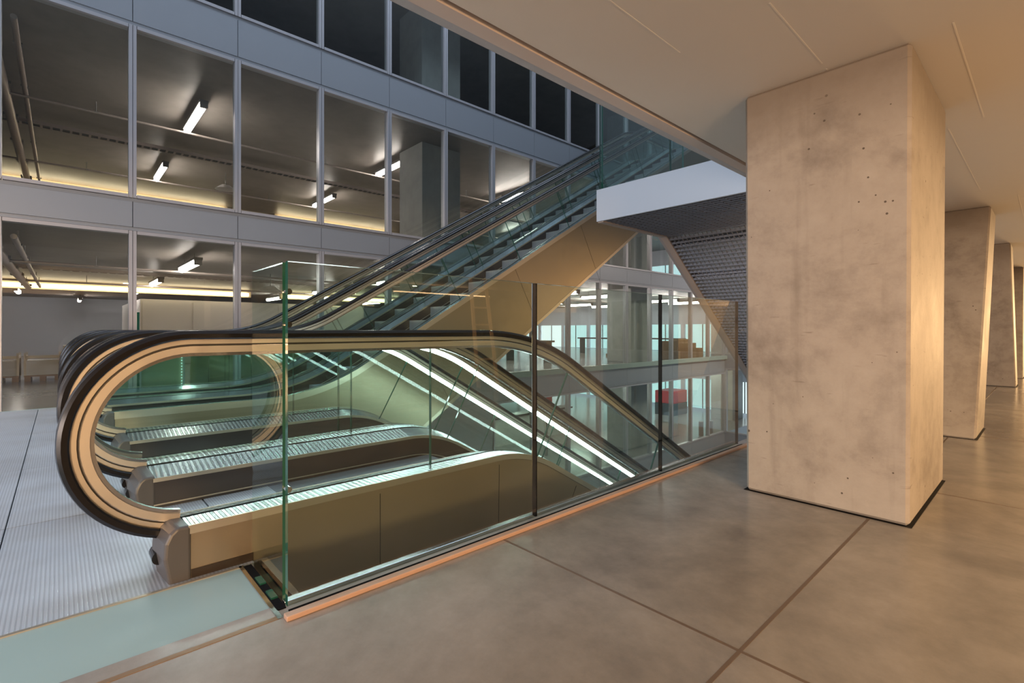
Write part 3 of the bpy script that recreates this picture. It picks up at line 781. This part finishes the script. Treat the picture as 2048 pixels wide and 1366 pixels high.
MB().box(-15.3, -14.3, .05, .95, .60, .66).build('tabletop', 'closet', t)
for sx in (-15.25, -14.35):
    for sy in (.09, .91): MB().box(sx-.02, sx+.02, sy-.02, sy+.02, -.12, .60).build('leg', 'closet', t)
for z in (.1, .25, .4): MB().box(-14.37, -14.33, .09, .91, z, z+.02).build('rail', 'closet', t)
for lab, y0, y1 in (('left olive board standing just behind the facade glass', .45, .80), ('right olive board with a pale frame just behind the facade glass', .88, 1.42)):
    t = thing('display_board', lab, 'board', (-9.15, y0, -.12), 'boards behind the glass')
    MB().box(-9.17, -9.13, y0, y1, .12, .98).build('board_panel', 'board', t)
    m = MB(); m.box(-9.19, -9.11, y0-.01, y0+.01, -.12, 1.0); m.box(-9.19, -9.11, y1-.01, y1+.01, -.12, 1.0); m.box(-9.19, -9.11, y0, y1, .10, .12); m.box(-9.18, -9.12, y0, y1, .98, 1.0)
    m.build('board_frame', 'closet', t)
    if y0 > .5:
        m = MB()
        for k in range(18): m.box(-9.12, -9.10, y1-.035, y1-.022, .16+k*.045, .178+k*.045)
        m.build('led_strip', 'day2', t)
m = MB(); vs = []; fs = []; nx, nz = 26, 10
for i in range(nx+1):
    for j in range(nz+1):
        y = 1.55+2.6*i/nx; z = -.12+j*.1*(1-.25*math.sin(i*.3)**2)
        vs.append((-9.45+.09*math.sin(i*.9+j*.35)+.05*math.sin(j*1.1+i*.4), y, z))
for i in range(nx):
    for j in range(nz): a = i*(nz+1)+j; fs.append((a, a+1, a+nz+2, a+nz+1))
m.add(vs, fs); o = m.build('plastic_sheet', 'sheet', smooth=True, loc=(-9.45, 2.8, -.12)); o.modifiers.new('s', 'SOLIDIFY').thickness = .004
tag(o, 'crumpled olive plastic sheet hung behind the facade glass', 'sheet')
# goods at the far right of the ground floor
t = thing('wrapped_pallet', 'tall film-wrapped pallet of goods behind the far facade', 'pallet load', (-12.4, 17.4, -.12))
MB().box(-12.8, -12.0, 17.1, 17.9, -.12, .0).build('pallet', 'wood', t)
MB().box(-12.75, -12.05, 17.15, 17.85, 0, 1.0).build('wrapped_load', 'wrap', t, bevel=.03)
m = MB(); m.box(-12.7, -12.1, 17.2, 17.8, .98, 1.05); m.build('top_sheet', 'dark', t)
for i, (x, y, w, h) in enumerate(((-9.9, 17.2, .42, .70), (-9.6, 18.0, .5, .62), (-10.2, 18.7, .5, .75), (-9.7, 19.0, .35, .40), (-9.4, 16.7, .3, .34))):
    m = MB(); m.box(x-w/2, x+w/2, y-w/2, y+w/2, -.12, -.12+h); o = m.build('carton', 'carton', loc=(x, y, -.12), bevel=.006)
    tag(o, ['first', 'second', 'tallest', 'small', 'lowest'][i]+' brown carton of the stack behind the far facade', 'carton', 'brown cartons')
    MB().box(x-.02, x+.02, y-w/2-.002, y+w/2+.002, -.12+h-.001, -.12+h+.003).build('packing_tape', 'wrap', o)
for i, (x, y) in enumerate(((-14.6, 18.9), (-11.8, 19.8), (-12.6, 12.3))):
    t = thing('work_bench', ['dark trestle bench by the pale panes', 'second dark trestle bench nearer the corner', 'dark low bench behind the middle of the far facade'][i], 'bench', (x, y, -.12), 'trestle benches')
    MB().box(x-1.1, x+1.1, y-.2, y+.2, .58, .64).build('benchtop', 'dark', t)
    for sx in (-.95, .95): MB().box(x+sx-.02, x+sx+.02, y-.18, y+.18, -.12, .58).build('leg', 'dark', t)
# basement things
for i, (x, y, w, h, z) in enumerate(((-11.2, 11.75, .18, .48, -1.62), (-12.0, 16.75, .28, .60, -1.70))):
    t = thing('hose_cabinet', ['small red cabinet on a post in the basement, left', 'larger red cabinet on a post in the basement, right'][i], 'cabinet', (x, y, -3.12), 'red cabinets')
    MB().box(x-.12, x+.12, y-w, y+w, z, z+h).build('cabinet_body', 'red', t, bevel=.02)
    MB().box(x-.04, x+.04, y-.04, y+.04, -3.12, z).build('post', 'housing', t)
t = thing('red_crate', 'red and black crate on the basement floor behind the far facade', 'crate', (-12.7, 22.3, -3.12))
MB().box(-13.2, -12.2, 21.6, 22.9, -3.12, -2.55).build('crate_base', 'dark', t); MB().box(-13.2, -12.2, 21.6, 22.9, -2.55, -1.95).build('crate_top', 'red', t, bevel=.03)
t = thing('counter_wall', 'long low pale counter with dark top in the basement', 'counter', (-12.5, 13, -3.12))
MB().box(-13.4, -13.2, 8.2, 15.2, -3.12, -2.15).build('counter_front', 'closet', t)
MB().box(-13.6, -13.1, 8.1, 15.3, -2.15, -2.08).build('counter_top', 'dark', t)
for i, (x, y, h) in enumerate(((-9.25, 18.45, .55), (-9.2, 19.15, .5))):
    m = MB(); m.cyl((x, y, -3.12), (x, y, -3.12+h), .09, 16); tag(m.build('metal_canister', 'pipe', loc=(x, y, -3.12), smooth=True), ['left', 'right'][i]+' small grey canister on the basement sill', 'canister', 'canisters on the sill')

# ------------------------------------------------------------------ glass post by the facade
t = thing('glass_barrier_post', 'dark-edged glass panel standing between the escalators and the facade', 'glass panel', (-8.58, .80, 0))
MB().box(-8.66, -8.565, .785, .815, -.06, 1.247, 0, {0: 1, 1: 1, 4: 1, 5: 2}).build('glass_pane', ['barrier', 'edge', 'edgel'], t)
MB().box(-8.68, -8.56, .77, .83, -.10, .02).build('shoe', 'gap', t)

# ------------------------------------------------------------------ white landing slab with grille soffit
SX, SY = -4.15, 5.34
SB, ST = CZ+.005, 2.885
w = thing('upper_landing', 'white-fronted upper landing with dark grille soffit, hanging above the barrier', 'landing', (-3, 6, 2.45))
MB().box(SX, -1.995, SY, SY+.03, SB, ST).build('white_fascia', 'white', w)
MB().box(SX, SX+.03, SY+.03, 7.0, SB, ST).build('side_fascia', 'beamg', w)
MB().box(SX+.03, -1.995, SY+.03, 8.6, ST-.12, ST).build('landing_deck', 'cavity', w)
ang = math.radians(36.5); sl = math.tan(ang); Y0 = 7.0; Y1 = 11.6
z_at = lambda y: SB-(y-Y0)*sl
# edge beam (sloping stringer)
m = MB(); m.prism([(Y0-.02, SB), (Y1, z_at(Y1)), (Y1, z_at(Y1)+.5), (Y0+.3, ST), (Y0-.02, ST)], SX-.06, SX+.03); m.build('stringer', 'beamg', w)
m = MB(); m.box(SX-.0, SX+.09, SY+.03, Y0, SB-.012, SB+.01); m.bar((SX+.04, Y0-.01, SB-.0), (SX+.04, Y1, z_at(Y1)), .10, .03); m.build('edge_strip', 'beam', w)
# flat grille
def grille(P0, du, dv, nu, nv, nrm, name):
    m = MB(); P0, du, dv, nrm = Vector(P0), Vector(du), Vector(dv), Vector(nrm)
    lu, lv = du.length, dv.length
    for i in range(nu+1):
        a = P0+du*i/nu; m.bar(a, a+dv, .005, .02)
    for j in range(nv+1):
        a = P0+dv*j/nv; m.bar(a, a+du, .009, .03)
    return m.build(name, 'grille', w)
GX_ = SX+.09; GW = -1.995-GX_
grille((GX_, SY+.04, SB+.015), (GW, 0, 0), (0, Y0-SY-.05, 0), 22, 18, (0, 0, -1), 'flat_grille')
grille((GX_, Y0, SB+.01), (GW, 0, 0), (0, Y1-Y0, -(Y1-Y0)*sl), 30, 66, (0, 0, -1), 'sloping_grille')
MB().prism([(Y0, SB+.16), (Y1, z_at(Y1)+.16), (Y1, z_at(Y1)+.5), (Y0+.3, ST), (Y0, ST)], SX+.03, -1.995).build('sloping_truss', 'cavity', w)
m = MB()
for j in range(7): 
    y = Y0+.25+j*.62; m.bar((SX+.05, y, z_at(y)+.10), (-2.0, y, z_at(y)+.10), .05, .09)
m.build('cross_member', 'steel', w)
# glass balustrade on the slab
for i, (x0, x1, ed) in enumerate(((SX+.01, SX+1.05, 'left'), (SX+1.06, -2.0, 'right'))):
    m = MB(); m.box(x0, x1, SY+.05, SY+.08, ST, ST+1.25, 0, {0: 1, 1: 2, 5: 2})
    tag(m.build('glass_railing', ['barrier', 'edge', 'edgel'], loc=(x0, SY, ST)), ed+' green glass railing pane on top of the white landing front', 'glass panel', 'railing on the landing')
m = MB(); m.box(SX+.01, SX+.04, SY+.09, 7.6, ST, ST+1.25, 0, {2: 1, 3: 1, 5: 2})
tag(m.build('glass_railing', ['barrier', 'edge', 'edgel'], loc=(SX, 6, ST)), 'long side glass railing pane running back along the landing', 'glass panel', 'railing on the landing')

# ladder standing behind the photographer's right (seen mirrored in the barrier)
t = thing('wooden_ladder', 'light wooden ladder, seen only as a reflection in the barrier', 'ladder', (3.1, 5.5, 0))
for sx in (-.19, .19): MB().bar((3.0+.0, 5.55+sx*1.15, 0), (3.35, 5.55+sx*.85, 2.25), .03, .06).build('rail', 'alu', t)
for k in range(7):
    f = (k+.6)/7.4; MB().bar((3.0+.35*f, 5.55-.21*(1-.24*f), 2.25*f), (3.0+.35*f, 5.55+.21*(1-.24*f), 2.25*f), .05, .03).build('rung', 'alu', t)

# ------------------------------------------------------------------ light
wd = bpy.data.worlds.new('world'); bpy.context.scene.world = wd; wd.use_nodes = True
bg = wd.node_tree.nodes['Background']; bg.inputs['Color'].default_value = (.58, .70, .86, 1); bg.inputs['Strength'].default_value = 1.0
def area(name, loc, rot, sx, sy, col, p, spread=180):
    l = bpy.data.lights.new(name, 'AREA'); l.shape = 'RECTANGLE'; l.size = sx; l.size_y = sy; l.color = col; l.energy = p
    l.spread = math.radians(spread)
    o = bpy.data.objects.new(name, l); C.objects.link(o); o.location = loc; o.rotation_euler = rot; return o
def aim(name, loc, tgt, sx, sy, col, p):
    d = Vector(tgt)-Vector(loc); o = area(name, loc, (0, 0, 0), sx, sy, col, p)
    o.rotation_euler = d.to_track_quat('-Z', 'Y').to_euler(); return o
aim('warm_hall_lamp', (3.5, 33, 1.3), (-.5, 6, 2.0), 5, 1.9, (1, .62, .29), 5200)
def downlight(y, lab):
    t = thing('downlight', lab, 'lamp', (1.6, y, CZ), 'ceiling downlights')
    MB().cyl((1.6, y, CZ-.006), (1.6, y, CZ+.03), .085, 24).build('downlight_ring', 'steel', t)
    MB().cyl((1.6, y, CZ-.010), (1.6, y, CZ-.006), .065, 24).build('downlight_lens', 'cove', t)
    area('downlight_lamp', (1.6, y, CZ-.03), (0, 0, 0), .16, .16, (1, .68, .38), 50)
for i, y in enumerate((1.5, 5.0, 8.5, 12.0, 15.5)): downlight(y, 'round downlight in the colonnade ceiling, %s from the viewer' % ORD[i])
aim('warm_side_lamp', (9.0, -4.0, .9), (-.6, 4.5, 1.9), 3.5, 1.5, (1, .63, .33), 880)
aim('warm_back_lamp', (1.0, -7.5, .9), (-.6, 3, 2.2), 4, 1.5, (1, .83, .73), 300)
aim('far_facade_fill', (-2.3, 18, 4.6), (-8.75, 16.5, -1), 2, 1.2, (1, .84, .72), 150).data.spread = math.radians(100)  # added fill for the far facade; no lamp stands there
area('atrium_skylight', (-5.2, 3.0, 15), (0, 0, 0), 6, 20, (.70, .82, 1), 1500)
area('atrium_front_fill', (-5.0, -7.5, 4.0), (math.radians(78), 0, 0), 6, 3, (.82, .88, 1), 290)  # added bluish fill for the facade and the landing front

sc = bpy.context.scene
sc.view_settings.view_transform = 'Standard'; sc.view_settings.look = 'None'; sc.view_settings.gamma = 1; sc.view_settings.use_curve_mapping = False
sc.view_settings.exposure = 0.0
sc.cycles.max_bounces = 10; sc.cycles.transparent_max_bounces = 40; sc.cycles.glossy_bounces = 6
sc.cycles.use_denoising = True; sc.cycles.denoising_prefilter = 'ACCURATE'; sc.cycles.caustics_reflective = False; sc.cycles.sample_clamp_indirect = 3
